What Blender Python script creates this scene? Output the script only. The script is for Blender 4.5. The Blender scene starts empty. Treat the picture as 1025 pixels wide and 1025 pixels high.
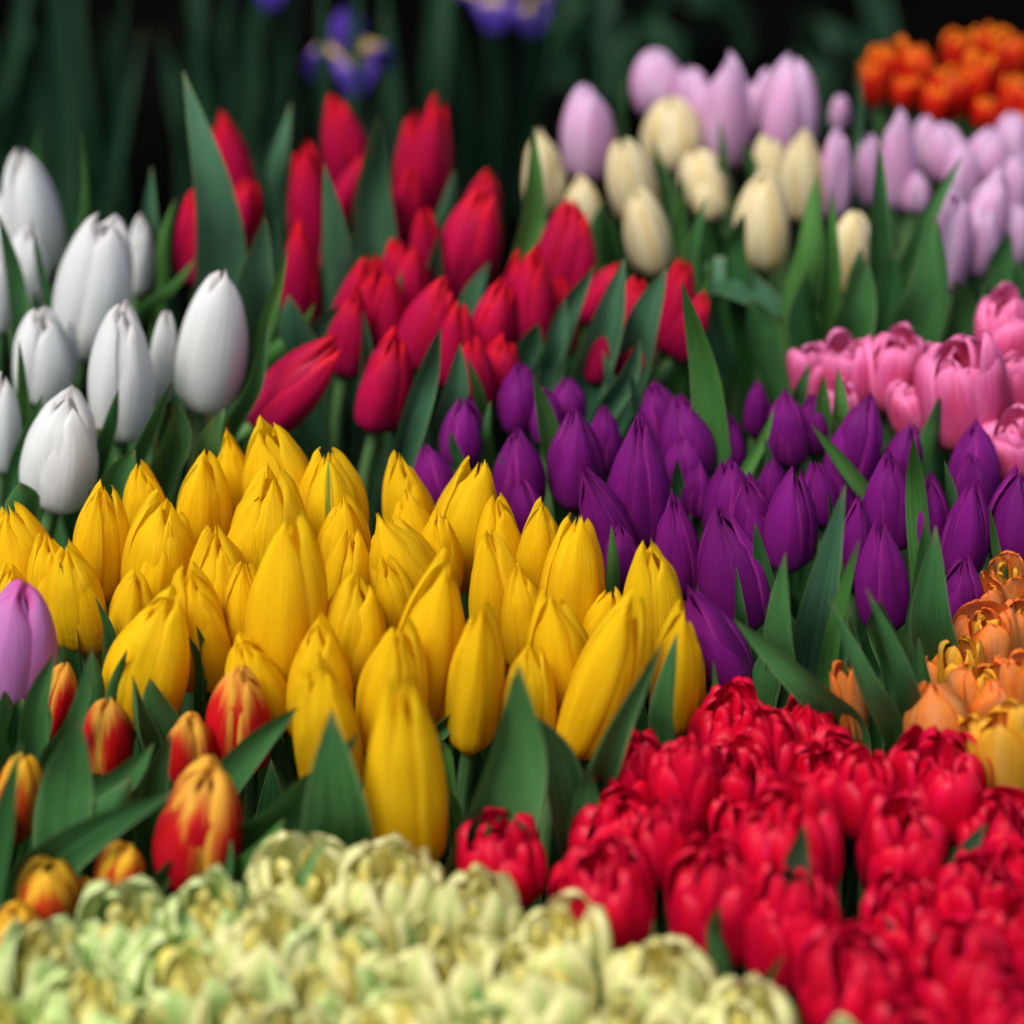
import bpy, math, random
import numpy as np
from mathutils import Vector

random.seed(7)
RNG = np.random.default_rng(11)
SC = bpy.context.scene
COL = SC.collection
R = math.radians

# ------------------------------------------------------------------ camera
CAM = np.array([0.0, 0.0, 1.20])
PITCH = R(30.0)
FPX = 2250.0                       # focal length in photograph pixels (photo is 1025 px)
PW = 1025.0
cam_d = bpy.data.cameras.new('camera')
cam = bpy.data.objects.new('camera', cam_d)
COL.objects.link(cam)
cam.location = CAM
cam.rotation_euler = (R(90) - PITCH, 0, 0)
cam_d.sensor_width = 36.0
cam_d.lens = FPX / PW * 36.0
cam_d.clip_start = 0.02
cam_d.clip_end = 200
cam_d.dof.use_dof = True
cam_d.dof.focus_distance = 1.06
cam_d.dof.aperture_fstop = 3.0
cam_d.dof.aperture_blades = 0
SC.camera = cam

# ------------------------------------------------------------------ light
world = bpy.data.worlds.new('World')
SC.world = world
world.use_nodes = True
wn = world.node_tree
SUN_EL, SUN_ROT = R(58), R(222)
sky = wn.nodes.new('ShaderNodeTexSky')
sky.sky_type = 'NISHITA'
sky.sun_disc = False
sky.sun_elevation = SUN_EL
sky.sun_rotation = SUN_ROT
sky.air_density = 1.0
sky.dust_density = 1.5
sky.ozone_density = 1.0
bg = wn.nodes['Background']
wn.links.new(sky.outputs[0], bg.inputs[0])
bg.inputs[1].default_value = 0.05
sun_d = bpy.data.lights.new('sun', 'SUN')
sun_d.energy = 1.5
sun_d.angle = R(30)
sun_d.color = (1.0, 0.965, 0.92)
sun = bpy.data.objects.new('sun', sun_d)
COL.objects.link(sun)
# Nishita: rotation measured clockwise from +Y seen from above
sdir = Vector((math.sin(SUN_ROT) * math.cos(SUN_EL), math.cos(SUN_ROT) * math.cos(SUN_EL), math.sin(SUN_EL)))
sun.rotation_euler = sdir.to_track_quat('Z', 'Y').to_euler()
vs = SC.view_settings
vs.view_transform = 'Standard'
vs.look = 'None'
vs.gamma = 1.0
vs.exposure = 1.62
vs.use_curve_mapping = False
SC.render.engine = 'CYCLES'
SC.cycles.use_denoising = True
SC.cycles.max_bounces = 8
SC.cycles.diffuse_bounces = 5
SC.cycles.transmission_bounces = 5
SC.cycles.transparent_max_bounces = 8

# ------------------------------------------------------------------ geometry of the view
FW = np.array([0, math.cos(PITCH), -math.sin(PITCH)])
UP = np.array([0, math.sin(PITCH), math.cos(PITCH)])
RT = np.array([1.0, 0, 0])
BED0 = CAM + FW * 1.15             # the flower heads stand on a gently rising bank
SLOPE = math.tan(R(10))
BENCH_DROP = 0.30


def ray(x, y):
    v = FW + RT * ((x - PW / 2) / FPX) - UP * ((y - PW / 2) / FPX)
    return v / np.linalg.norm(v)


def bed_z(y):
    return BED0[2] + SLOPE * (y - BED0[1])


def on_plane(x, y, p, n):
    d = ray(x, y)
    return CAM + d * (np.dot(p - CAM, n) / np.dot(d, n))


BEDN = np.array([0, -SLOPE, 1.0])


def on_bed(x, y, dz=0.0):
    return on_plane(x, y, BED0 + np.array([0, 0, dz]), BEDN)


def at_depth(x, y, Y):
    d = ray(x, y)
    return CAM + d * (Y / d[1])


def px2m(p, w):
    return w * np.dot(p - CAM, FW) / FPX


def nrm(v):
    return v / (np.linalg.norm(v) + 1e-12)


# ------------------------------------------------------------------ materials
class NT:
    def __init__(s, name):
        s.m = bpy.data.materials.new(name)
        s.m.use_nodes = True
        s.t = s.m.node_tree
        s.t.nodes.clear()
        s.out = s.n('ShaderNodeOutputMaterial')

    def n(s, typ, **kw):
        x = s.t.nodes.new(typ)
        for k, v in kw.items():
            setattr(x, k, v)
        return x

    def set(s, sock, v):
        if isinstance(v, bpy.types.NodeSocket):
            s.t.links.new(v, sock)
        elif isinstance(v, (tuple, list)):
            sock.default_value = tuple(v) + (1.0,) if len(v) == 3 and sock.type == 'RGBA' else v
        else:
            sock.default_value = v

    def math(s, op, a, b=0.0, c=None, clamp=False):
        x = s.n('ShaderNodeMath', operation=op, use_clamp=clamp)
        s.set(x.inputs[0], a)
        s.set(x.inputs[1], b)
        if c is not None:
            s.set(x.inputs[2], c)
        return x.outputs[0]

    def step(s, v, lo, hi, a=0.0, b=1.0):
        x = s.n('ShaderNodeMapRange', interpolation_type='SMOOTHSTEP')
        s.set(x.inputs['Value'], v)
        s.set(x.inputs['From Min'], lo)
        s.set(x.inputs['From Max'], hi)
        s.set(x.inputs['To Min'], a)
        s.set(x.inputs['To Max'], b)
        return x.outputs[0]

    def mix(s, f, a, b, mode='MIX'):
        x = s.n('ShaderNodeMix', data_type='RGBA', blend_type=mode)
        s.set(x.inputs[0], f)
        s.set(x.inputs[6], a)
        s.set(x.inputs[7], b)
        return x.outputs[2]

    def uv(s):
        u = s.n('ShaderNodeUVMap')
        sp = s.n('ShaderNodeSeparateXYZ')
        s.t.links.new(u.outputs[0], sp.inputs[0])
        return sp.outputs[0], sp.outputs[1]

    def noise(s, x, y, z, scale=1.0, detail=3.0, rough=0.6):
        c = s.n('ShaderNodeCombineXYZ')
        s.set(c.inputs[0], x)
        s.set(c.inputs[1], y)
        s.set(c.inputs[2], z)
        t = s.n('ShaderNodeTexNoise')
        s.t.links.new(c.outputs[0], t.inputs['Vector'])
        t.inputs['Scale'].default_value = scale
        t.inputs['Detail'].default_value = detail
        t.inputs['Roughness'].default_value = rough
        return t.outputs[0]


def petal_mat(name, base, mid=None, edge=None, tip=None, foot=None, rough=0.42, transl=0.3, mid_w=0.25,
              mid_amt=0.6, edge_amt=0.6, edge_lo=0.55, tip_amt=0.6, tip_lo=0.75, foot_amt=0.6, foot_hi=0.3,
              streak=0.25, vary=0.12, spec=0.14, bump=0.35, flame=False, speck=None, green=None):
    k = NT(name)
    u, v = k.uv()
    oi = k.n('ShaderNodeObjectInfo')
    rnd = k.math('MULTIPLY', oi.outputs['Random'], 37.0)
    au = k.math('ABSOLUTE', k.math('MULTIPLY_ADD', u, 2.0, -1.0))       # 0 midrib, 1 margin
    st = k.noise(k.math('MULTIPLY', u, 26.0), k.math('MULTIPLY', v, 2.2), rnd)
    st2 = k.noise(k.math('MULTIPLY', u, 7.0), k.math('MULTIPLY', v, 3.0), k.math('ADD', rnd, 11.0))
    wob = k.math('MULTIPLY_ADD', st, 0.5, -0.25)
    col = base
    if mid:
        f = k.step(k.math('ADD', au, wob), 0.0, mid_w, mid_amt, 0.0)
        col = k.mix(f, col, mid)
    if edge:
        f = k.step(k.math('ADD', au, wob), edge_lo, 1.0, 0.0, edge_amt)
        col = k.mix(f, col, edge)
    if tip:
        vv = k.math('ADD', v, wob)
        if flame:      # the margin colour runs further down at the sides of the petal
            vv = k.math('MULTIPLY_ADD', au, 0.22, vv)
        f = k.step(vv, tip_lo, min(1.0, tip_lo + 0.28), 0.0, tip_amt)
        col = k.mix(f, col, tip)
    if foot:
        f = k.step(k.math('ADD', v, wob), 0.0, foot_hi, foot_amt, 0.0)
        col = k.mix(f, col, foot)
    if green:      # an unripe green streak up the middle of the petal
        f = k.math('MULTIPLY', k.step(k.math('ADD', au, wob), 0.0, 0.22, 0.9, 0.0), k.step(v, 0.35, 0.6))
        col = k.mix(f, col, green)
    if speck:      # small bruises and nicks
        sp = k.noise(k.math('MULTIPLY', u, 9.0), k.math('MULTIPLY', v, 14.0), k.math('ADD', rnd, 23.0), detail=5.0, rough=0.7)
        col = k.mix(k.step(sp, 0.68, 0.78, 0.0, 0.55), col, speck)
    val = k.math('ADD', k.math('MULTIPLY_ADD', st, streak * 2, 1.0 - streak),
                 k.math('MULTIPLY_ADD', st2, streak * 1.4, -streak * 0.7))
    val = k.math('MULTIPLY', val, k.math('MULTIPLY_ADD', oi.outputs['Random'], vary * 2, 1.0 - vary))
    hs = k.n('ShaderNodeHueSaturation')
    k.set(hs.inputs['Color'], col)
    k.set(hs.inputs['Value'], val)
    k.set(hs.inputs['Hue'], k.math('MULTIPLY_ADD', st2, 0.02, 0.49))
    c = hs.outputs[0]
    bp = k.n('ShaderNodeBump')
    bp.inputs['Strength'].default_value = bump
    bp.inputs['Distance'].default_value = 0.0012
    k.set(bp.inputs['Height'], k.math('ADD', st, k.math('MULTIPLY', st2, 1.5)))
    p = k.n('ShaderNodeBsdfPrincipled')
    k.set(p.inputs['Base Color'], c)
    k.set(p.inputs['Roughness'], rough)
    k.set(p.inputs['Specular IOR Level'], spec)
    k.set(p.inputs['Normal'], bp.outputs[0])
    if 'Sheen Weight' in p.inputs:
        p.inputs['Sheen Weight'].default_value = 0.0
        p.inputs['Sheen Roughness'].default_value = 0.4
    tr = k.n('ShaderNodeBsdfTranslucent')
    k.set(tr.inputs['Color'], c)
    ms = k.n('ShaderNodeMixShader')
    ms.inputs[0].default_value = transl
    k.t.links.new(p.outputs[0], ms.inputs[1])
    k.t.links.new(tr.outputs[0], ms.inputs[2])
    k.t.links.new(ms.outputs[0], k.out.inputs[0])
    return k.m


def leaf_mat(name, c1, c2, edge=(0.18, 0.28, 0.11), rough=0.4, transl=0.18):
    k = NT(name)
    u, v = k.uv()
    oi = k.n('ShaderNodeObjectInfo')
    rnd = k.math('MULTIPLY', oi.outputs['Random'], 53.0)
    vein = k.noise(k.math('MULTIPLY', u, 22.0), k.math('MULTIPLY', v, 1.0), rnd, detail=2.0)
    big = k.noise(k.math('MULTIPLY', u, 3.0), k.math('MULTIPLY', v, 5.0), k.math('ADD', rnd, 5.0), detail=4.0)
    au = k.math('ABSOLUTE', k.math('MULTIPLY_ADD', u, 2.0, -1.0))
    f = k.math('ADD', k.math('MULTIPLY', big, 0.8), k.math('MULTIPLY_ADD', oi.outputs['Random'], 0.8, -0.3), clamp=True)
    col = k.mix(f, c1, c2)
    col = k.mix(k.step(vein, 0.4, 0.65, 0.0, 0.55), col, c2)
    col = k.mix(k.step(au, 0.86, 1.0, 0.0, 0.7), col, edge)
    col = k.mix(k.step(v, 0.93, 1.0, 0.0, 0.5), col, (0.2, 0.17, 0.07))
    hs = k.n('ShaderNodeHueSaturation')
    k.set(hs.inputs['Color'], col)
    k.set(hs.inputs['Value'], k.math('MULTIPLY_ADD', big, 0.5, 0.75))
    bp = k.n('ShaderNodeBump')
    bp.inputs['Strength'].default_value = 0.55
    bp.inputs['Distance'].default_value = 0.001
    k.set(bp.inputs['Height'], vein)
    p = k.n('ShaderNodeBsdfPrincipled')
    k.set(p.inputs['Base Color'], hs.outputs[0])
    k.set(p.inputs['Roughness'], k.math('MULTIPLY_ADD', big, 0.25, rough - 0.1))
    k.set(p.inputs['Specular IOR Level'], 0.24)
    k.set(p.inputs['Normal'], bp.outputs[0])
    tr = k.n('ShaderNodeBsdfTranslucent')
    k.set(tr.inputs['Color'], k.mix(0.5, hs.outputs[0], (0.12, 0.22, 0.03)))
    ms = k.n('ShaderNodeMixShader')
    ms.inputs[0].default_value = transl
    k.t.links.new(p.outputs[0], ms.inputs[1])
    k.t.links.new(tr.outputs[0], ms.inputs[2])
    k.t.links.new(ms.outputs[0], k.out.inputs[0])
    return k.m


def plain_mat(name, c1, c2, scale=4.0, rough=0.8):
    k = NT(name)
    tc = k.n('ShaderNodeTexCoord')
    t = k.n('ShaderNodeTexNoise')
    t.inputs['Scale'].default_value = scale
    t.inputs['Detail'].default_value = 6
    k.t.links.new(tc.outputs['Object'], t.inputs['Vector'])
    p = k.n('ShaderNodeBsdfPrincipled')
    k.set(p.inputs['Base Color'], k.mix(k.step(t.outputs[0], 0.35, 0.7), c1, c2))
    k.set(p.inputs['Roughness'], rough)
    k.set(p.inputs['Specular IOR Level'], 0.0)
    k.t.links.new(p.outputs[0], k.out.inputs[0])
    return k.m


M = {
    'yellow': petal_mat('yellow_petal', (0.90, 0.605, 0.009), mid=(0.88, 0.49, 0.005), mid_w=0.2, mid_amt=0.3,
                        edge=(0.92, 0.64, 0.02), foot=(0.86, 0.46, 0.005), foot_amt=0.6, foot_hi=0.45, streak=0.15, vary=0.06, transl=0.46, speck=(0.70, 0.36, 0.02)),
    'yellowgreen': petal_mat('green_streaked_yellow_petal', (0.90, 0.605, 0.009), mid=(0.88, 0.49, 0.005), mid_w=0.2, mid_amt=0.3,
                             edge=(0.92, 0.64, 0.02), streak=0.12, vary=0.06, transl=0.34, green=(0.10, 0.22, 0.03)),
    'purple': petal_mat('purple_petal', (0.205, 0.010, 0.180), edge=(0.44, 0.035, 0.28), edge_lo=0.72, edge_amt=0.75,
                        foot=(0.17, 0.03, 0.20), vary=0.2, streak=0.28, transl=0.3, spec=0.22, tip=(0.2, 0.012, 0.13), tip_amt=0.35, tip_lo=0.7),
    'red': petal_mat('crimson_petal', (0.48, 0.006, 0.055), edge=(0.66, 0.010, 0.035), edge_lo=0.6, edge_amt=0.8,
                     tip=(0.70, 0.008, 0.02), tip_amt=0.85, tip_lo=0.7, foot=(0.30, 0.008, 0.08), foot_hi=0.6, streak=0.16),
    'white': petal_mat('white_petal', (0.82, 0.82, 0.79), mid=(0.76, 0.77, 0.72), mid_w=0.3, mid_amt=0.5,
                       tip=(0.72, 0.58, 0.56), tip_amt=0.45, tip_lo=0.85, foot=(0.66, 0.74, 0.52), foot_amt=0.7,
                       streak=0.05, vary=0.04, transl=0.42),
    'cream': petal_mat('cream_petal', (0.80, 0.68, 0.40), mid=(0.74, 0.50, 0.14), mid_w=0.35, mid_amt=0.55,
                       edge=(0.84, 0.76, 0.52), streak=0.08, vary=0.07),
    'lilac': petal_mat('lilac_petal', (0.70, 0.36, 0.57), edge=(0.82, 0.60, 0.77), edge_lo=0.3, edge_amt=0.9,
                       tip=(0.78, 0.56, 0.75), tip_amt=0.6, tip_lo=0.7, foot=(0.56, 0.30, 0.56), streak=0.14),
    'pinklilac': petal_mat('orchid_pink_petal', (0.62, 0.22, 0.52), tip=(0.66, 0.06, 0.30), tip_amt=0.75, tip_lo=0.86,
                           edge=(0.66, 0.12, 0.38), edge_lo=0.8, edge_amt=0.5, foot=(0.60, 0.40, 0.62), foot_hi=0.6, streak=0.12),
    'pink': petal_mat('pink_petal', (0.78, 0.10, 0.28), mid=(0.72, 0.06, 0.13), mid_w=0.5, mid_amt=0.5,
                      edge=(0.87, 0.21, 0.44), edge_lo=0.55, edge_amt=0.85, tip=(0.88, 0.28, 0.52), tip_amt=0.6, tip_lo=0.65,
                      foot=(0.72, 0.14, 0.10), foot_hi=0.45, streak=0.14),
    'reddouble': petal_mat('scarlet_petal', (0.62, 0.002, 0.027), edge=(0.68, 0.006, 0.045), edge_lo=0.5, edge_amt=0.7,
                           foot=(0.42, 0.003, 0.05), foot_hi=0.55, streak=0.18, rough=0.36, transl=0.24, spec=0.24),
    'flame': petal_mat('flame_petal', (0.58, 0.008, 0.014), edge=(0.84, 0.46, 0.05), edge_lo=0.55, edge_amt=1.0,
                       tip=(0.82, 0.42, 0.05), tip_amt=0.95, tip_lo=0.72, foot=(0.45, 0.006, 0.03), foot_hi=0.3, streak=0.14, flame=True),
    'flameopen': petal_mat('open_flame_petal', (0.66, 0.07, 0.015), edge=(0.86, 0.50, 0.04), edge_lo=0.35, edge_amt=1.0,
                           tip=(0.86, 0.48, 0.03), tip_amt=1.0, tip_lo=0.66, foot=(0.5, 0.02, 0.02), foot_hi=0.4, streak=0.18, flame=True),
    'orangered': petal_mat('fiery_petal', (0.60, 0.012, 0.006), edge=(0.80, 0.10, 0.006), edge_lo=0.6, edge_amt=0.6,
                           tip=(0.85, 0.21, 0.007), tip_amt=0.95, tip_lo=0.78, streak=0.2),
    'orange': petal_mat('orange_petal', (0.80, 0.26, 0.05), mid=(0.74, 0.34, 0.13), mid_w=0.5, mid_amt=0.6,
                        edge=(0.84, 0.17, 0.012), edge_lo=0.65, edge_amt=0.8, foot=(0.66, 0.40, 0.16), foot_hi=0.4, streak=0.2,
                        tip=(0.80, 0.12, 0.015), tip_amt=0.5, tip_lo=0.8),
    'orangeyellow': petal_mat('amber_petal', (0.84, 0.42, 0.03), mid=(0.74, 0.48, 0.10), mid_w=0.4, mid_amt=0.5,
                              edge=(0.86, 0.30, 0.015), edge_lo=0.7, edge_amt=0.7, streak=0.2),
    'pale': petal_mat('pale_petal', (0.86, 0.82, 0.38), mid=(0.54, 0.66, 0.20), mid_w=0.55, mid_amt=0.75,
                      edge=(0.86, 0.81, 0.46), foot=(0.42, 0.58, 0.2), foot_hi=0.5, foot_amt=0.7,
                      tip=(0.80, 0.72, 0.32), tip_amt=0.4, tip_lo=0.8, streak=0.12, transl=0.38),
    'palegreen': petal_mat('pale_green_petal', (0.68, 0.76, 0.32), mid=(0.34, 0.54, 0.14), mid_w=0.6, mid_amt=0.85,
                           edge=(0.80, 0.80, 0.44), foot=(0.38, 0.52, 0.12), foot_hi=0.5, foot_amt=0.7, streak=0.12, transl=0.38),
    'paleheart': petal_mat('pale_heart_petal', (0.85, 0.77, 0.26), mid=(0.84, 0.68, 0.10), mid_w=0.5, mid_amt=0.7,
                           edge=(0.80, 0.74, 0.32), streak=0.14, transl=0.38),
    'irisblue': petal_mat('iris_petal', (0.10, 0.045, 0.36), edge=(0.16, 0.08, 0.46), streak=0.2, mid=(0.06, 0.03, 0.3)),
    'irisfall': petal_mat('iris_fall_petal', (0.10, 0.045, 0.36), mid=(0.85, 0.60, 0.06), mid_w=0.9, mid_amt=1.0,
                          tip=(0.10, 0.05, 0.38), tip_lo=0.5, tip_amt=1.0, streak=0.15),
    'leaf': leaf_mat('tulip_leaf', (0.014, 0.072, 0.019), (0.055, 0.170, 0.048)),
    'leafgrey': leaf_mat('glaucous_leaf', (0.020, 0.076, 0.034), (0.060, 0.155, 0.080), rough=0.45),
    'leafbright': leaf_mat('fresh_leaf', (0.036, 0.145, 0.026), (0.10, 0.26, 0.055), rough=0.42, transl=0.28),
    'leafpale': leaf_mat('pale_green_leaf', (0.14, 0.32, 0.10), (0.24, 0.46, 0.17), transl=0.3),
    'leafshaded': leaf_mat('shaded_iris_leaf', (0.004, 0.022, 0.007), (0.011, 0.048, 0.018), edge=(0.015, 0.03, 0.015), rough=0.6, transl=0.03),  # deep shade at the back is put into this dark base colour
    'stem': leaf_mat('flower_stem', (0.07, 0.17, 0.05), (0.13, 0.25, 0.09), transl=0.0),
    'bench': plain_mat('dark_bench', (0.0008, 0.0010, 0.0008), (0.0026, 0.0022, 0.0022)),
    'backdrop': plain_mat('unlit_backdrop', (0.0006, 0.0006, 0.0008), (0.0024, 0.0016, 0.0016), scale=2.0),  # near-black colour stands in for the unlit depth
    'ground': plain_mat('dark_paving', (0.03, 0.03, 0.03), (0.05, 0.048, 0.045)),
}

# ------------------------------------------------------------------ mesh helpers


class Soup:
    """vertex / face / uv collector that becomes ONE mesh object"""

    def __init__(s):
        s.v, s.f, s.uv, s.mi = [], [], [], []
        s.n = 0

    def grid(s, P, U, V, closed=False, mi=0):
        a, b, _ = P.shape
        s.v.append(P.reshape(-1, 3))
        s.uv.append(np.stack([U, V], -1).reshape(-1, 2))
        i = np.arange(a * b).reshape(a, b) + s.n
        q = np.stack([i[:-1, :-1], i[:-1, 1:], i[1:, 1:], i[1:, :-1]], -1).reshape(-1, 4)
        s.f.append(q)
        s.mi.append(np.full(len(q), mi))
        s.n += a * b

    def build(s, name, mats, parent=None, origin=None):
        v = np.concatenate(s.v)
        o = np.zeros(3) if origin is None else origin
        v = v - o
        f = np.concatenate(s.f)
        uv = np.concatenate(s.uv)
        me = bpy.data.meshes.new(name)
        me.vertices.add(len(v))
        me.vertices.foreach_set('co', v.astype(np.float32).ravel())
        me.loops.add(f.size)
        me.loops.foreach_set('vertex_index', f.astype(np.int32).ravel())
        me.polygons.add(len(f))
        me.polygons.foreach_set('loop_start', np.arange(0, f.size, 4, dtype=np.int32))
        me.polygons.foreach_set('use_smooth', np.ones(len(f), dtype=bool))
        me.polygons.foreach_set('material_index', np.concatenate(s.mi).astype(np.int32))
        ul = me.uv_layers.new(name='UVMap')
        ul.data.foreach_set('uv', uv[f.ravel()].astype(np.float32).ravel())
        for m in (mats if isinstance(mats, (list, tuple)) else [mats]):
            me.materials.append(m)
        me.update(calc_edges=True)
        ob = bpy.data.objects.new(name, me)
        COL.objects.link(ob)
        if parent is not None:
            ob.parent = parent
        return ob


def crom(ts, ys, t):
    """Catmull-Rom through (ts, ys)"""
    ts, ys = np.asarray(ts, float), np.asarray(ys, float)
    m = np.gradient(ys, ts, axis=0)
    k = np.clip(np.searchsorted(ts, t, side='right') - 1, 0, len(ts) - 2)
    h = ts[k + 1] - ts[k]
    x = (t - ts[k]) / h
    if ys.ndim > 1:
        x, h = x[:, None], h[:, None]
    return ((2 * x**3 - 3 * x**2 + 1) * ys[k] + (x**3 - 2 * x**2 + x) * h * m[k] +
            (-2 * x**3 + 3 * x**2) * ys[k + 1] + (x**3 - x**2) * h * m[k + 1])


def tube(soup, pts, r0, r1, seg=8, n=10):
    pts = np.asarray(pts, float)
    t = np.linspace(0, 1, n)
    P = crom(np.linspace(0, 1, len(pts)), pts, t)
    T = np.gradient(P, axis=0)
    T /= np.linalg.norm(T, axis=1)[:, None]
    A = np.cross(T, np.array([1.0, 0.13, 0.0]))
    A /= np.linalg.norm(A, axis=1)[:, None]
    B = np.cross(T, A)
    th = np.linspace(0, 2 * np.pi, seg + 1)
    r = (r0 + (r1 - r0) * t)[:, None, None]
    G = P[:, None, :] + r * (A[:, None, :] * np.cos(th)[None, :, None] + B[:, None, :] * np.sin(th)[None, :, None])
    U, V = np.meshgrid(th / (2 * np.pi), t)
    soup.grid(G, U, V)


PROF = {   # v, radius, height
    'long': ([0, .04, .12, .28, .48, .68, .84, .94, 1], [.2, .60, .90, 1.0, .97, .80, .55, .36, .17],
             [0, .012, .07, .25, .47, .68, .84, .94, 1]),
    'egg': ([0, .04, .12, .26, .45, .65, .82, .93, 1], [.16, .56, .85, .99, 1.0, .87, .62, .36, .12],
            [0, .012, .06, .22, .44, .65, .83, .94, .99]),
    'point': ([0, .04, .12, .28, .46, .65, .82, .93, 1], [.16, .52, .84, 1.0, .97, .79, .50, .28, .11],
              [0, .012, .065, .24, .45, .65, .82, .93, 1]),
    'open': ([0, .04, .12, .28, .48, .68, .84, .94, 1], [.16, .48, .76, .92, 1.0, .98, .88, .78, .70],
             [0, .012, .07, .25, .47, .68, .85, .95, 1]),
    'cup': ([0, .05, .15, .32, .52, .72, .87, .95, 1], [.15, .52, .82, .96, 1.0, .99, .91, .82, .72],
            [0, .012, .085, .28, .50, .73, .89, .96, .99]),
}


def petal(L, Rr, phi, prof, A0=1.05, lenf=1.0, scale=1.0, edge_in=0.14, tilt=0.0, flare=0.0, crump=0.03,
          taper=0.78, groove=0.05, nu=11, nv=18, tiptwist=0.0, rag=0.0, capx=2.0, shoulder=.10, close=0.0):
    t, pr, pz = PROF[prof]
    v = np.concatenate([np.linspace(0, .8, nv - 6, endpoint=False), np.linspace(.8, 1, 6)])
    u = np.linspace(-1, 1, nu)
    r = crom(t, pr, v)
    z = crom(t, pz, v)
    g = np.interp(v, [0, .12, .3, .5, taper, 1], [.75, .9, 1, 1, .92, .8])
    cap = np.where(v > taper, np.sqrt(np.clip(1 - ((v - taper) / (1 - taper))**capx, 0, 1)), 1.0)
    cap = cap * .97 + .03
    A = A0 * g * cap
    U, V = np.meshgrid(u, v)
    ph = RNG.uniform(0, 6.28, 8)
    fr = RNG.uniform(0.7, 1.3, 8)
    rad = r[:, None] * scale * (1.02 - edge_in * np.abs(U)**2.6)
    wave = (np.sin(2.6 * fr[0] * U + 3.1 * fr[1] * V + ph[0]) + .7 * np.sin(5.5 * fr[2] * U - 4.2 * fr[3] * V + ph[1])
            + .45 * np.sin(9 * fr[4] * U + 5 * fr[5] * V + ph[2]))
    rad = rad + crump * wave * np.clip(V * 2.2, 0, 1)
    # fine folds that run the length of the petal
    rad = rad + 0.0045 * np.sin(17 * fr[6] * U + 3 * np.sin(3 * V + ph[4])) * (.4 + .6 * np.sin(3 * V + 4 * U + ph[6])) * np.clip(V * 3, 0, 1)
    rad = rad - groove * np.exp(-((U + .12 * math.sin(ph[3])) / .16)**2) * np.clip((V - .15) * 3, 0, 1)
    rad = rad * (1 - close * np.clip((V - .7) / .3, 0, 1)**1.5)
    rad = rad + tilt * V + flare * np.clip((V - .72) / .28, 0, 1)**2
    th = phi + A[:, None] * U + tiptwist * V**3
    zz = z[:, None] * lenf + 0.0 * U
    # rounded shoulders: the margin ends lower than the tip
    zz = zz - shoulder * lenf * np.abs(U)**2 * np.clip((V - .5) * 2, 0, 1)**2
    if rag:
        zz = zz + rag * np.sin(13 * fr[7] * U + ph[5]) * np.clip((V - .75) * 4, 0, 1)
    P = np.stack([rad * Rr * np.cos(th), rad * Rr * np.sin(th), zz * L], -1)
    return P, (U + 1) / 2, V


def frame_of(axis, roll):
    z = nrm(axis)
    x = nrm(np.cross(np.array([0, 1.0, 0.02]), z))
    y = np.cross(z, x)
    c, s = math.cos(roll), math.sin(roll)
    return np.stack([c * x + s * y, -s * x + c * y, z], 1)


def put(F, B, P):
    return P @ F.T + B


def leaf_soup(B, T, w, fold=0.35, bend=0.08, side=0.0, face=0.0, twist=0.0, drop=0.07, sag=0.0, nv=22, nu=11, root=None):
    """strap-shaped leaf from below B up to T; w real width"""
    B, T = np.asarray(B, float), np.asarray(T, float)
    L = np.linalg.norm(T - B)
    mid = (B + T) / 2
    tan = nrm(T - B)
    view = nrm(CAM - mid)
    S0 = nrm(np.cross(tan, view))
    n0 = np.cross(S0, tan)
    M_ = mid + n0 * bend * L + S0 * side * L
    hook = RNG.normal(0, 1.1)
    B0 = B + np.array([0, 0, -drop]) - tan * drop * 0.35
    if root is not None:
        B0[0] = .5 * B0[0] + .5 * root[0]
    tt = np.linspace(0, 1, nv)
    tb = drop / (drop + L)
    P = crom([0, tb, tb + (1 - tb) * .5, 1], np.stack([B0, B, M_, T]), tt)
    P = P + (n0 * hook * .06 * L)[None, :] * (np.clip(tt - .75, 0, 1) / .25)[:, None]**2
    Tn = np.gradient(P, axis=0)
    Tn /= np.linalg.norm(Tn, axis=1)[:, None]
    x = np.clip((tt - tb) / (1 - tb), -1, 1)
    wd = np.where(x < 0, .75 + .2 * (1 + x), (.95 + .25 * x) * np.clip(1 - np.abs(x)**1.75, 0, 1)**.95)
    wd = np.clip(wd, 0.02, None) * w / 2
    f = face + twist * (tt - .4)
    S = S0[None, :] * np.cos(f)[:, None] + n0[None, :] * np.sin(f)[:, None]
    S = S - Tn * np.sum(S * Tn, 1)[:, None]
    S /= np.linalg.norm(S, axis=1)[:, None]
    N = np.cross(S, Tn)
    u = np.linspace(-1, 1, nu)
    ph = RNG.uniform(0, 6.28, 3)
    # the blade is a channel: an arc across, with a crease along the midrib
    psi = (fold * 1.25 * (1 - .25 * np.clip(x, 0, 1)))[:, None]
    psi = np.where(np.abs(psi) < .05, .05, psi)
    ax_ = np.sin(psi * u[None, :]) / psi
    az_ = (1 - np.cos(psi * u[None, :])) / psi + np.sign(fold) * .10 * np.abs(u)[None, :]
    edge_w = .05 * np.sin(7 * tt[:, None] + ph[0] + 1.5 * u[None, :]) + .04 * np.sin(15 * tt[:, None] + ph[1])
    az_ = az_ + edge_w * (np.abs(u)**2)[None, :]
    G = P[:, None, :] + wd[:, None, None] * (ax_[:, :, None] * S[:, None, :] + az_[:, :, None] * N[:, None, :])
    s = Soup()
    U, V = np.meshgrid((u + 1) / 2, tt)
    s.grid(G, U, V)
    return s


def tag(o, label=None, cat=None, group=None, kind=None):
    if label:
        o['label'] = label
    if cat:
        o['category'] = cat
    if group:
        o['group'] = group
    if kind:
        o['kind'] = kind
    return o


class Flower:
    pass


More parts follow.
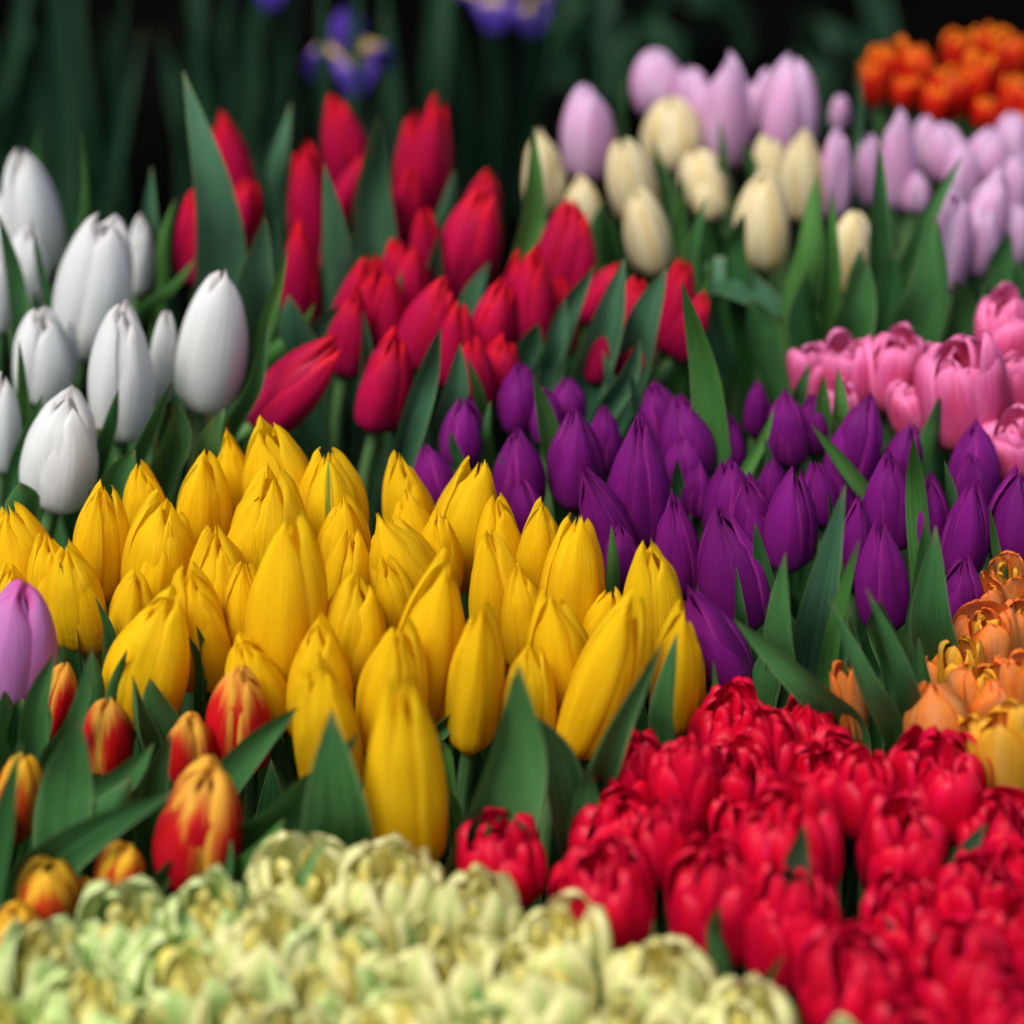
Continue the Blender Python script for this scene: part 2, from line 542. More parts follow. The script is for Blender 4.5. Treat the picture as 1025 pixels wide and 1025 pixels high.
def stem_and_root(name, B, axis):
    foot = B - axis * 0.10
    fx, fy = foot[0], foot[1]
    fz = bed_z(fy) - BENCH_DROP
    foot = np.array([fx, fy, fz])
    e = bpy.data.objects.new(name, None)
    e.empty_display_size = 0.02
    e.location = foot
    COL.objects.link(e)
    s = Soup()
    k = nrm(axis)
    tube(s, [foot, foot * .55 + (B - k * .06) * .45 + np.array([0, 0, -.02]), B - k * .06, B + k * .004], .0036, .0040, seg=8, n=14)
    s.build('stem', M['stem'], e, foot)
    return e, foot


def basal_leaf(fl, k=1, mat='leaf', wr=(.018, .032), hr=(-.05, .012)):
    """leaves that clasp the stem below the bloom"""
    for _ in range(k):
        a = random.uniform(0, 6.28)
        d = random.uniform(.012, .032)
        b = fl.B + np.array([math.cos(a) * .006, math.sin(a) * .006, -.11])
        t = fl.B + np.array([math.cos(a) * d, math.sin(a) * d, random.uniform(*hr)])
        s = leaf_soup(b, t, random.uniform(*wr), fold=random.uniform(.2, .6), bend=random.uniform(-.1, .12),
                      face=random.uniform(-1, 1), twist=random.uniform(-.6, .6), drop=.05, nv=14, nu=7)
        s.build('leaf', M[mat], fl.e, fl.foot)


DEPTH = {}      # how far each bloom steps forward (or back) from the bank so that neighbours do not pass through one another


def settle(specs, tilt=6.0, it=60, lim=.035, pack=.86):
    n = len(specs)
    S = np.array([q[:5] for q in specs], float)
    base_y = np.array([on_bed(q[2], q[3])[1] for q in S])
    dy = np.zeros(n)
    t = R(tilt)
    nn = np.array([0, math.cos(t), math.sin(t)])
    k = np.array([.12, .3, .5, .7, .88])
    pr = np.array([.8, 1, 1, .85, .5])
    for _ in range(it):
        C = np.zeros((n, 5, 3))
        Rr = np.zeros(n)
        for i, q in enumerate(S):
            B = at_depth(q[2], q[3], base_y[i] + dy[i])
            T = on_plane(q[0], q[1], B, nn)
            C[i] = B + k[:, None] * (T - B)
            Rr[i] = px2m(B, q[4]) / 2
        mv = np.zeros(n)
        for i in range(n):
            d = C[i][:, None, None, :] - C[None, :, :, :].reshape(1, n, 5, 3)
            dist = np.sqrt((d**2).sum(-1))                         # 5, n, 5
            need = pack * (Rr[i] * pr[:, None, None] + (Rr[:, None] * pr[None, :])[None])
            ov = (need - dist).max(axis=(0, 2))
            ov[i] = 0
            for j in np.nonzero(ov > 0)[0]:
                fwd = S[i, 3] + .001 * i > S[j, 3] + .001 * j
                mv[i] += (-.25 if fwd else .25) * ov[j]
        if np.abs(mv).max() < 2e-4:
            break
        dy = np.clip(dy + np.clip(mv, -.004, .004), -lim, lim)
    for q, v in zip(specs, dy):
        DEPTH[tuple(q[:4])] = v


def head_base(tx, ty, bx, by):
    B = on_bed(bx, by)
    return at_depth(bx, by, B[1] + DEPTH.get((tx, ty, bx, by), 0.0))


def single(name, mat, tx, ty, bx, by, w, prof='long', tilt=8, loose=0.0, roll=None, dz=0.0, q=1.0, crump=.027, A0=1.04, groove=.05, rag=.006, kr=(.72, 1.0), mats=None):
    fl = Flower()
    B = head_base(tx, ty, bx, by)
    t = R(tilt)
    T = on_plane(tx, ty, B, np.array([0, math.cos(t), math.sin(t)]))
    ax = T - B
    L = np.linalg.norm(ax)
    Rr = px2m(B, w) / 2 / 1.0
    fl.B, fl.T, fl.ax, fl.L, fl.R, fl.px = B, T, nrm(ax), L, Rr, (tx, ty, bx, by, w)
    fl.e, fl.foot = stem_and_root(name, B, fl.ax)
    F = frame_of(ax, random.uniform(0, 6.28) if roll is None else roll)
    nu, nv = (13, 22) if q >= 1 else (9, 15)
    s = Soup()
    for i in range(3):
        P, U, V = petal(L, Rr, i * 2.0944 + 1.047 + random.uniform(-.1, .1), prof, A0=1.06, lenf=random.uniform(.90, .98), scale=.87,
                        edge_in=.07, tilt=loose * random.uniform(-.05, .15), crump=crump, nu=nu, nv=nv, groove=groove * .5,
                        flare=random.uniform(-.03, .05) + loose * .2, tiptwist=random.uniform(-.3, .3), taper=.84, close=.75 * (1 - loose), rag=rag)
        s.grid(put(F, B, P), U, V)
    bl = s.build('bloom', M[mat], fl.e, fl.foot)
    k = random.uniform(*kr)
    for i in range(3):
        short = random.random() < .4
        P, U, V = petal(L, Rr, i * 2.0944 + random.uniform(-.16, .16), prof, A0=A0 * k * random.uniform(.92, 1.08),
                        lenf=random.uniform(.80, .93) if short else random.uniform(.95, 1.0), scale=1.0, edge_in=random.uniform(.12, .24),
                        tilt=random.uniform(-.02, .04) + loose * random.uniform(-.05, .35), crump=crump, nu=nu, nv=nv,
                        groove=groove * random.uniform(-.9, .9), taper=random.uniform(.78, .88), rag=rag * random.uniform(.4, 1.6),
                        flare=(random.uniform(.06, .16) if short else random.uniform(-.05, .07)) + loose * random.uniform(-.1, .3), tiptwist=random.uniform(-.3, .3))
        s = Soup()
        s.grid(put(F, B, P), U, V)
        s.build('petal', M[mats if (mats and i == 0) else mat], bl, fl.foot)
    return fl


def double(name, mat, tx, ty, bx, by, w, tilt=6, mat2=None, layers=((5, 1.0, .84, .62), (5, .86, .95, .60), (5, .60, 1.0, .68), (4, .34, .97, .9)),
           crump=.034, parts=True, dz=0.0, rag=0.0, open_=0.0, q=1.0, taper=.66, capx=2.6, wild=.06):
    fl = Flower()
    B = head_base(tx, ty, bx, by)
    t = R(tilt)
    T = on_plane(tx, ty, B, np.array([0, math.cos(t), math.sin(t)]))
    ax = T - B
    L = np.linalg.norm(ax)
    Rr = px2m(B, w) / 2
    fl.B, fl.T, fl.ax, fl.L, fl.R, fl.px = B, T, nrm(ax), L, Rr, (tx, ty, bx, by, w)
    fl.e, fl.foot = stem_and_root(name, B, fl.ax)
    F = frame_of(ax, random.uniform(0, 6.28))
    nu, nv = (11, 17) if q >= 1 else (9, 13)
    s = Soup()
    outer = []
    for li, (n, sc, lf, A0) in enumerate(layers):
        off = random.uniform(0, 6.28)
        for i in range(n):
            P, U, V = petal(L, Rr, off + i * 6.2832 / n + random.uniform(-.22, .22), 'cup', A0=A0 * random.uniform(.9 - wild, 1.08 + wild * 1.6),
                            lenf=lf * random.uniform(.9 - wild, 1.02 + wild * .3), scale=sc * random.uniform(.93, 1.05), edge_in=random.uniform(.04, .16), capx=capx, shoulder=.03,
                            tilt=open_ * random.uniform(0, .3) * (1 - li * .2) + random.uniform(-.06, .06), flare=random.uniform(-.20, .06) + open_ * .25,
                            crump=crump * (1 + .5 * li), nu=nu, nv=nv, taper=taper, groove=random.uniform(-.03, .05), tiptwist=random.uniform(-.25, .25),
                            rag=rag)
            if li == 0 and parts:
                outer.append((put(F, B, P), U, V))
            else:
                s.grid(put(F, B, P), U, V, mi=1 if (mat2 and li >= 2) else 0)
    mats = [M[mat]] + ([M[mat2]] if mat2 else [])
    bl = s.build('bloom', mats, fl.e, fl.foot)
    for (P, U, V) in outer:
        s = Soup()
        s.grid(P, U, V)
        s.build('petal', M[mat], bl, fl.foot)
    return fl


def leaves(fls, specs, mat='leaf'):
    """specs: bx,by,tx,ty,w [, dict]; every leaf becomes a part of the tulip it grows beside"""
    for sp in specs:
        bx, by, tx, ty, w = sp[:5]
        kw = dict(sp[5]) if len(sp) > 5 else {}
        m = kw.pop('m', mat)
        push = kw.pop('dz', 0.0)
        tl = R(kw.pop('tilt', 6))
        B = on_bed(bx, by, push)
        B = at_depth(bx, by, B[1] - .012)
        T = on_plane(tx, ty, B, np.array([0, math.cos(tl), math.sin(tl)]))
        f = min(fls, key=lambda q: np.linalg.norm(q.B - B))
        kw.setdefault('fold', random.choice([1, 1, -1]) * random.uniform(.5, 1.15))
        kw.setdefault('bend', random.uniform(-.12, .12))
        kw.setdefault('side', random.uniform(-.07, .07))
        kw.setdefault('face', random.choice([-1, 1]) * random.uniform(.1, .75))
        kw.setdefault('twist', random.uniform(-1.2, 1.2))
        s = leaf_soup(B, T, px2m(B, w) / max(.75, math.cos(kw['face'])) * .95, root=f.foot, **kw)
        s.build('leaf', M[m], f.e, f.foot)


ORD = ['', 'first', 'second', 'third', 'fourth', 'fifth', 'sixth', 'seventh', 'eighth', 'ninth', 'tenth', 'eleventh', 'twelfth', 'thirteenth']


LABEL = {
    (402, 668): 'large yellow tulip nearest the viewer, split down its front, above the pale blooms',
    (638, 592): 'long yellow tulip leaning far right behind a dark leaf beside the scarlet blooms',
    (684, 602): 'yellow tulip at the right end, touching the fallen purple bloom',
    (650, 536): 'yellow tulip at the right end standing directly under the purple tulips',
    (328, 447): 'yellow tulip with a green streak on one petal, at the back',
    (265, 420): 'topmost yellow tulip, broad and loosely open, at the back of the bunch',
    (226, 430): 'slim yellow tulip tucked to the left of the topmost broad yellow bloom',
    (66, 542): 'yellow tulip leaning left behind two thin leaves, above the plastic wrap',
    (6, 498): 'yellow tulip leaning left, cut by the left edge above the lilac pink bloom',
    (10, 563): 'small yellow tulip tip directly above the lilac pink bloom at the left edge',
    (291, 508): 'tall broad yellow tulip with one wide smooth front petal, left of bunch centre',
    (452, 550): 'tall smooth yellow tulip leaning right in the centre of the yellow bunch',
    (482, 452): 'tall yellow tulip at the back, right beside the leftmost purple blooms',
    (400, 447): 'pointed yellow tulip at the back against the dark gap left of the purple',
    (168, 588): 'wide yellow tulip leaning right above the smallest red and yellow buds',
    (240, 634): 'short yellow tulip directly behind the upper broad red and yellow tulip',
    (318, 655): 'yellow tulip in front whose foot hides behind a broad dark leaf',
    (384, 556): 'small yellow tulip tucked between taller ones in the middle of the bunch',
    (224, 265): 'smooth white tulip standing apart, nearest the crimson tulips',
    (72, 378): 'lowest white tulip, large and rounded, just above the yellow bunch',
    (20, 146): 'tallest white tulip, leaning left against the dark background',
    (108, 212): 'broad white tulip with a loose tip in the middle of the white bunch',
    (143, 211): 'slim white tulip right of the broad loose tipped white tulip',
    (167, 306): 'slim white tulip between the two large front right white tulips',
    (124, 298): 'tall white tulip left of the smooth one that stands apart',
    (42, 306): 'short white tulip with an open tip above the lowest white tulip',
    (346, 335): 'crimson tulip lying almost sideways above the back of the yellow bunch',
    (711, 289): 'rightmost crimson tulip beside the tall pointed bright green leaf',
    (688, 251): 'crimson tulip behind the tall pointed bright green leaf, below the cream tulips',
    (396, 328): 'large crimson tulip at the front, right of the one lying sideways',
    (332, 84): 'crimson tulip directly below the blue violet iris, behind a leaf',
    (441, 91): 'tall crimson tulip, right of the pair against the black gap',
    (414, 104): 'tall crimson tulip, left of the pair against the black gap',
    (216, 108): 'crimson tulip leaning left beside the big grey green leaf',
    (684, 580): 'purple tulip fallen sideways against the right end of the yellow bunch',
    (719, 499): 'largest purple tulip, broad and smooth, above the fallen purple one',
    (640, 412): 'tall broad purple tulip rising highest over the middle of the yellow bunch',
    (880, 517): 'purple tulip low in front, between the curling leaves on the right',
    (1022, 466): 'purple tulip cut by the right edge, above the orange blooms',
    (964, 552): 'small purple tulip right above the orange double blooms',
    (424, 440): 'leftmost purple tulip, leaning left behind the yellow tulips',
    (210, 761): 'large red tulip with yellow edges standing just above the pale blooms',
    (241, 660): 'broad red tulip with yellow edges directly in front of the yellow bunch',
    (109, 694): 'small red tulip with yellow edges, centred among the left hand leaves',
    (190, 712): 'small red tulip with yellow edges above the largest striped one',
    (66, 659): 'red and yellow bud leaning right beside the lilac pink tulip',
    (26, 750): 'yellow tulip flushed with red, half hidden by an upright leaf at left',
    (48, 861): 'wide yellow tulip flushed with red at the upper left corner of pale blooms',
    (128, 839): 'small yellow and red bud peeping over the pale blooms',
    (14, 904): 'lowest yellow tulip flushed with red, at the left edge beside pale blooms',
    (84, 876): 'tiny yellow and red bud between two larger ones above the pale blooms',
    (2, 800): 'yellow and red bud cut by the left edge among dark leaves',
    (763, 163): 'egg shaped cream tulip in front, lowest of the cream tulips beside green leaves',
    (858, 207): 'small cream tulip at the right, partly behind a green leaf',
    (588, 80): 'lilac tulip at the left end, standing behind the cream tulips',
    (793, 52): 'broad lilac tulip at the top, right above the pair of cream blooms',
    (655, 45): 'highest lilac tulip on the left, directly above a broad cream bloom',
    (1004, 163): 'large lilac tulip leaning right near the right edge',
    (957, 187): 'lilac tulip with parted petals hanging lowest above the pink blooms',
    (932, 676): 'smooth closed orange tulip in front, next to the scarlet blooms',
    (844, 660): 'narrow orange bud hidden behind green leaves, apart from the orange bunch',
    (958, 330): 'largest pink double tulip, round and full, above the purple tulips',
    (812, 343): 'leftmost pink double tulip beside a green leaf',
    (500, 818): 'leftmost scarlet double tulip, between the big leaf and the pale blooms',
}


def name_bunch(fls, what, bunch, cat, group, nrows):
    """rows by depth, then order from left to right; a hand-written look (f.look) comes first"""
    fs = sorted(fls, key=lambda f: -f.px[3])
    n = len(fs)
    rows = []
    for r in range(nrows):
        rows.append(sorted(fs[r * n // nrows:(r + 1) * n // nrows], key=lambda f: f.px[0] + f.px[2]))
    ml = np.median([f.L for f in fs])
    mw = np.median([f.R for f in fs])
    for r, row in enumerate(rows):
        if nrows == 1:
            rn = bunch
        else:
            rn = ('front row' if r == 0 else 'back row' if r == nrows - 1 else ORD[r + 1] + ' row') + ' of the ' + bunch
        for i, f in enumerate(row):
            if getattr(f, 'label', None):
                lab = f.label
            else:
                tx, ty, bx, by, w = f.px
                lean = (tx - bx) / max(20, by - ty)
                look = getattr(f, 'look', None)
                if look is None:
                    look = ' leaning left' if lean < -.22 else ' leaning right' if lean > .22 else ''
                    size = 'slim ' if f.R < .8 * mw else 'wide ' if f.R > 1.22 * mw else 'tall ' if f.L > 1.18 * ml else 'short ' if f.L < .8 * ml else ''
                    look = size + what + look
                if len(row) == 1:
                    pos = 'alone'
                elif i == 0:
                    pos = 'leftmost'
                elif i == len(row) - 1:
                    pos = 'rightmost'
                elif i < 9:
                    pos = ORD[i + 1] + ' from left'
                else:
                    pos = ORD[len(row) - i] + ' from right'
                lab = f'{look}, {pos} in {rn}'
            lab = LABEL.get(f.px[:2], lab)
            tag(f.e, lab, cat, group)

# ------------------------------------------------------------------ the setting
def slab(name, x0, x1, y0, y1, m, kind='structure', th=.03):
    s = Soup()
    z = lambda y: bed_z(y) - BENCH_DROP
    c = [np.array([x0, y0, z(y0)]), np.array([x1, y0, z(y0)]), np.array([x1, y1, z(y1)]), np.array([x0, y1, z(y1)])]
    d = np.array([0, 0, -th])
    for q in ([c[0], c[1], c[2], c[3]], [c[1] + d, c[0] + d, c[3] + d, c[2] + d], [c[0] + d, c[1] + d, c[1], c[0]],
              [c[2] + d, c[3] + d, c[3], c[2]], [c[1] + d, c[2] + d, c[2], c[1]], [c[3] + d, c[0] + d, c[0], c[3]]):
        P = np.array([[q[0], q[1]], [q[3], q[2]]])
        s.grid(P, np.array([[0, 1], [0, 1.]]), np.array([[0, 0], [1, 1.]]))
    return tag(s.build(name, m), kind=kind)


slab('display_bench', -1.3, 1.3, .30, 2.30, M['bench'])
gs = Soup()
gs.grid(np.array([[[-6, -6, 0], [6, -6, 0]], [[-6, 6, 0], [6, 6, 0.]]]), np.array([[0, 1], [0, 1.]]), np.array([[0, 0], [1, 1.]]))
tag(gs.build('ground', M['ground']), kind='structure')
ws = Soup()
ws.grid(np.array([[[-4, 2.6, 0], [4, 2.6, 0]], [[-4, 2.6, 2.6], [4, 2.6, 2.6]]]), np.array([[0, 1], [0, 1.]]), np.array([[0, 0], [1, 1.]]))
tag(ws.build('void_backdrop', M['backdrop'], None), kind='structure')  # added dark backdrop, darkens the void behind the flowers

# ------------------------------------------------------------------ yellow tulips
YEL = [  # tip x, tip y, base x, base y, width, options
    (265, 420, 287, 522, 74, dict(loose=.5)), (226, 430, 240, 520, 48), (205, 450, 200, 545, 58), (140, 461, 152, 540, 48),
    (328, 447, 336, 540, 66, dict(loose=.3, mats='yellowgreen', roll=-1.7)), (104, 480, 98, 580, 58, dict(loose=.2)), (168, 494, 158, 592, 74, dict(loose=.3)),
    (272, 467, 262, 592, 84, dict(loose=.15)), (342, 490, 345, 580, 56), (216, 521, 224, 625, 66), (291, 508, 285, 655, 82, dict(A0=1.2)),
    (66, 542, 84, 632, 56), (6, 498, 36, 600, 64), (10, 563, 10, 622, 38), (137, 570, 128, 642, 50), (190, 563, 203, 668, 64),
    (168, 588, 140, 700, 78), (240, 634, 268, 728, 62), (318, 615, 320, 735, 68), (360, 568, 352, 668, 70), (400, 447, 414, 545, 54),
    (405, 488, 422, 570, 50), (376, 506, 420, 606, 72), (352, 526, 346, 605, 50), (482, 452, 458, 564, 70), (498, 490, 502, 585, 52),
    (488, 528, 504, 645, 64), (545, 494, 540, 592, 54), (580, 505, 570, 625, 66), (452, 550, 420, 702, 74), (484, 598, 470, 745, 56),
    (551, 588, 566, 695, 66), (612, 586, 600, 655, 46), (650, 536, 657, 645, 64), (638, 592, 580, 748, 72), (684, 602, 676, 725, 58),
    (531, 634, 526, 745, 58), (401, 618, 386, 745, 72), (402, 668, 407, 856, 84, dict(A0=1.0, roll=-.50, kr=(.66, .72))), (318, 655, 335, 785, 68),
    (384, 556, 402, 622, 40, dict(loose=.3)), (438, 505, 440, 580, 44), (245, 560, 246, 650, 50), (520, 560, 528, 650, 50), (45, 530, 55, 610, 50),
]
YEL = [(a, b, a + (c - a) * 1.14, b + (d - b) * 1.14, w * 1.03, *o) if d < 710 else (a, b, c, d, w, *o) for (a, b, c, d, w, *o) in YEL]
settle(YEL, pack=0.88)
yel = []
for r_ in YEL:
    o = dict(r_[5]) if len(r_) > 5 else {}
    yel.append(single('yellow_tulip', 'yellow', *r_[:5], prof='long', **o))
    basal_leaf(yel[-1], 1, hr=(-.06, -.012))
leaves(yel, [
    (500, 850, 519, 664, 74, dict(fold=.25, face=.25)), (462, 860, 507, 697, 46, dict(face=-.6)), (568, 830, 523, 711, 44, dict(fold=.3)),
    (585, 800, 662, 644, 44), (668, 750, 677, 642, 36), (584, 830, 590, 764, 36), (712, 715, 714, 655, 15, dict(m='leafbright')),
    (432, 735, 478, 681, 26), (450, 790, 437, 776, 16, dict(m='leafbright')), (446, 760, 440, 738, 18, dict(m='leafbright')),
    (225, 850, 356, 736, 62, dict(fold=.35, side=.05)), (220, 800, 303, 702, 40), (335, 870, 332, 722, 80, dict(fold=.3)),
    (196, 695, 186, 634, 16), (200, 690, 196, 622, 13), (112, 730, 127, 652, 22), (90, 730, 91, 654, 20),
    (76, 650, 61, 568, 25), (108, 660, 95, 597, 19), (145, 750, 133, 680, 32), (262, 650, 257, 625, 11),
    (536, 606, 541, 548, 19), (462, 560, 480, 494, 9), (437, 560, 430, 533, 10), (613, 600, 612, 526, 18, dict(m='leafbright')),
    (336, 540, 345, 476, 10), (658, 640, 656, 600, 9), (280, 830, 320, 770, 40), (170, 740, 150, 680, 40), (220, 745, 230, 690, 40),
], 'leaf')

# ------------------------------------------------------------------ purple tulips
PUR = [
    (466, 396, 462, 462, 46), (424, 440, 442, 505, 42), (516, 423, 522, 505, 54), (519, 356, 521, 428, 48), (568, 375, 570, 425, 40),
    (576, 407, 576, 502, 58), (640, 412, 637, 545, 66, dict(A0=1.12)), (583, 468, 622, 570, 50), (521, 476, 527, 535, 40), (655, 377, 664, 442, 46),
    (680, 392, 690, 474, 58), (682, 434, 684, 484, 40), (673, 490, 680, 594, 50), (620, 518, 622, 585, 40), (719, 499, 740, 625, 76, dict(A0=1.15)),
    (729, 447, 735, 542, 58), (699, 458, 694, 515, 36), (727, 412, 732, 464, 36), (760, 378, 757, 434, 28), (785, 384, 788, 462, 46),
    (773, 453, 775, 515, 34), (797, 466, 788, 565, 54), (815, 460, 825, 522, 36), (872, 390, 846, 484, 54), (914, 423, 893, 486, 42),
    (890, 449, 890, 545, 52), (861, 490, 855, 585, 38), (880, 517, 886, 625, 52), (976, 415, 974, 495, 52), (975, 476, 961, 575, 48),
    (1022, 466, 1018, 565, 66), (964, 552, 960, 636, 44), (684, 580, 736, 690, 58), (972, 452, 976, 515, 38), (605, 400, 606, 470, 38),
    (545, 385, 548, 440, 36), (745, 470, 760, 560, 46), (835, 445, 842, 520, 40), (930, 470, 930, 560, 44), (700, 400, 706, 450, 36), (812, 392, 816, 450, 38),
]
settle(PUR, pack=0.88)
pur = []
for r_ in PUR:
    o = dict(r_[5]) if len(r_) > 5 else {}
    pur.append(single('purple_tulip', 'purple', *r_[:5], prof='point', A0=o.pop('A0', 1.08), crump=.026, kr=(.66, .92), **o))
    basal_leaf(pur[-1], 1, hr=(-.06, -.012))
leaves(pur, [
    (808, 672, 845, 490, 46, dict(fold=.35, m='leafgrey', bend=.1)), (838, 590, 829, 484, 18), (832, 690, 863, 527, 26, dict(m='leafbright')),
    (790, 690, 786, 551, 40, dict(fold=.5, bend=.1)), (778, 620, 755, 521, 22), (850, 730, 729, 614, 38, dict(bend=.14, fold=.4)),
    (742, 645, 737, 568, 17), (890, 740, 829, 599, 28, dict(bend=.12)), (908, 735, 866, 586, 32, dict(bend=.14)), (896, 735, 868, 612, 22),
    (945, 670, 937, 534, 54, dict(fold=.5, face=.3)), (703, 605, 700, 572, 9), (915, 660, 926, 518, 36), (925, 560, 914, 433, 28, dict(m='leafbright')),
    (870, 510, 811, 423, 20, dict(m='leafbright')), (830, 450, 838, 371, 26, dict(m='leafbright')), (716, 460, 682, 279, 38, dict(m='leafbright', fold=.3)),
    (745, 480, 774, 411, 15, dict(m='leafbright')), (552, 470, 532, 370, 32, dict(m='leafbright')), (478, 450, 490, 404, 13), (463, 480, 451, 430, 17),
    (482, 420, 467, 356, 14, dict(m='leafbright')), (525, 500, 499, 454, 16, dict(m='leafbright')), (645, 430, 630, 367, 20, dict(m='leafgrey')),
    (682, 510, 678, 459, 15), (1000, 590, 990, 508, 16, dict(m='leafbright')), (800, 650, 770, 590, 40), (900, 660, 880, 600, 40),
    (860, 720, 850, 620, 46), (760, 690, 765, 640, 40), (925, 720, 920, 640, 40), (610, 395, 603, 350, 18, dict(m='leafgrey')), (795, 450, 790, 440, 14),
    (767, 480, 765, 435, 14), (940, 540, 945, 460, 22), (1012, 600, 1008, 560, 14), (840, 470, 834, 420, 16),
], 'leaf')

# ------------------------------------------------------------------ crimson tulips
RED = [
    (216, 108, 240, 200, 42), (196, 187, 204, 270, 38), (254, 176, 240, 248, 40), (303, 136, 309, 248, 42), (332, 84, 346, 175, 44),
    (302, 215, 300, 312, 38), (368, 150, 348, 218, 36), (441, 91, 430, 200, 40), (414, 104, 418, 200, 34), (412, 163, 415, 232, 34),
    (487, 183, 463, 278, 58), (424, 204, 430, 292, 34), (398, 235, 398, 302, 36), (374, 253, 355, 342, 48), (450, 272, 428, 352, 52),
    (505, 272, 478, 362, 48), (538, 241, 540, 338, 42), (577, 192, 570, 292, 58), (622, 258, 586, 312, 32), (493, 170, 480, 224, 36),
    (688, 251, 675, 335, 40), (657, 330, 618, 372, 38), (711, 289, 690, 348, 32), (396, 328, 376, 412, 50), (346, 335, 268, 412, 56),
    (506, 334, 490, 392, 44), (391, 268, 390, 348, 36), (340, 215, 335, 290, 36), (460, 300, 455, 372, 40), (560, 270, 565, 340, 40),
    (610, 310, 600, 370, 34), (415, 240, 410, 320, 44), (522, 250, 510, 325, 38), (355, 285, 345, 360, 40), (385, 170, 384, 244, 36), (470, 335, 466, 398, 42), (640, 275, 626, 340, 36),
]
RED = [(a, b, a + (c - a) * 1.2 + random.uniform(-9, 9), b + (d - b) * 1.16, w * 1.1) for (a, b, c, d, w) in RED]
settle(RED, pack=0.88)
red = []
for r_ in RED:
    red.append(single('crimson_tulip', 'red', *r_[:5], prof='long', q=.5, crump=.03, kr=(.82, 1.05)))
    basal_leaf(red[-1], 1, mat='leafgrey', hr=(-.07, .0))
leaves(red, [
    (222, 300, 186, 86, 55, dict(fold=.3, face=.3)), (252, 340, 265, 214, 54), (255, 380, 288, 248, 22, dict(m='leafbright')), (268, 200, 290, 107, 34),
    (332, 320, 325, 168, 42), (338, 180, 337, 112, 28), (265, 355, 316, 303, 18, dict(m='leafbright')), (385, 270, 378, 108, 50), (370, 240, 382, 130, 40),
    (512, 300, 533, 138, 36, dict(m='leafbright')), (475, 305, 490, 262, 26), (556, 370, 594, 268, 38), (588, 375, 624, 262, 50), (640, 372, 668, 266, 42),
    (545, 370, 566, 298, 30), (362, 380, 363, 313, 20), (405, 345, 402, 273, 18), (425, 356, 446, 312, 18), (510, 350, 510, 316, 15),
    (405, 440, 441, 328, 36), (446, 430, 461, 343, 38), (430, 300, 440, 230, 30), (300, 360, 290, 300, 36), (320, 350, 350, 300, 40),
    (520, 370, 540, 320, 34), (610, 400, 640, 340, 36), (280, 290, 275, 215, 30), (360, 300, 355, 230, 34), (440, 240, 455, 170, 24), (700, 330, 715, 250, 20, dict(m='leafbright')),
    (160, 270, 152, 170, 30), (230, 150, 228, 110, 24),
], 'leafgrey')

# ------------------------------------------------------------------ white tulips
WHI = [
    (20, 146, 42, 268, 58, dict(A0=1.3)), (2, 188, 10, 265, 44), (30, 222, 25, 312, 44), (108, 212, 86, 350, 74, dict(loose=.35)), (143, 211, 138, 292, 28),
    (124, 298, 122, 435, 62, dict(loose=.2)), (167, 306, 160, 402, 28), (42, 306, 44, 398, 58, dict(loose=.3)), (224, 265, 206, 404, 70, dict(A0=1.35, groove=.0)),
    (72, 378, 55, 500, 74, dict(A0=1.25)), (4, 370, 2, 468, 40), (70, 315, 66, 380, 22), (2, 250, 0, 330, 30),
]
settle(WHI, pack=0.88)
whi = []
for r_ in WHI:
    o = dict(r_[5]) if len(r_) > 5 else {}
    whi.append(single('white_tulip', 'white', *r_[:5], prof='egg', A0=o.pop('A0', 1.1), crump=.022, kr=(.9, 1.12), **o))
    basal_leaf(whi[-1], 1, hr=(-.06, -.01))
leaves(whi, [
    (72, 280, 82, 119, 17, dict(m='leafbright')), (38, 180, 40, 124, 11), (22, 350, -2, 212, 24), (160, 285, 177, 194, 15, dict(m='leafbright')),
    (140, 310, 198, 257, 18, dict(m='leafbright')), (25, 440, 19, 343, 20, dict(m='leafbright')), (18, 470, 43, 394, 20), (102, 460, 119, 388, 20),
    (122, 480, 169, 387, 26), (225, 430, 266, 328, 24), (58, 340, 30, 215, 14), (158, 330, 160, 298, 10, dict(m='leafbright')), (35, 320, 33, 290, 12),
    (112, 225, 112, 198, 9), (70, 460, 100, 430, 40), (120, 500, 135, 450, 44), (165, 460, 180, 400, 40), (215, 470, 225, 410, 44), (25, 520, 20, 480, 40),
    (190, 360, 195, 320, 24), (255, 450, 262, 420, 40), (100, 520, 90, 490, 40),
], 'leaf')

# ------------------------------------------------------------------ cream tulips
CRE = [
    (541, 122, 546, 210, 46), (580, 173, 586, 232, 38), (621, 136, 641, 218, 48), (634, 181, 656, 270, 46), (668, 91, 676, 164, 62),
    (694, 149, 711, 204, 50), (763, 163, 764, 264, 58), (802, 125, 806, 218, 48), (768, 132, 776, 194, 38), (858, 207, 848, 290, 46), (700, 178, 716, 215, 34),
]
settle(CRE, pack=0.88)
cre = []
for r_ in CRE:
    cre.append(single('cream_tulip', 'cream', *r_[:5], prof='egg', q=.5, A0=1.1, crump=.022, kr=(.85, 1.1)))
    basal_leaf(cre[-1], 1, hr=(-.06, .0))
leaves(cre, [
    (788, 320, 816, 180, 46, dict(m='leafbright')), (722, 282, 803, 320, 48, dict(m='leafgrey', bend=.15, fold=.3)), (842, 350, 868, 258, 62),
    (828, 320, 832, 195, 26, dict(m='leafbright')), (716, 190, 720, 118, 16), (674, 260, 682, 178, 22, dict(m='leafbright')), (666, 210, 654, 138, 14),
    (695, 300, 706, 203, 24), (600, 260, 606, 200, 26), (740, 280, 745, 210, 30), (690, 310, 690, 250, 40), (815, 340, 808, 270, 50), (640, 310, 640, 280, 30),
    (760, 340, 750, 300, 40),
], 'leaf')

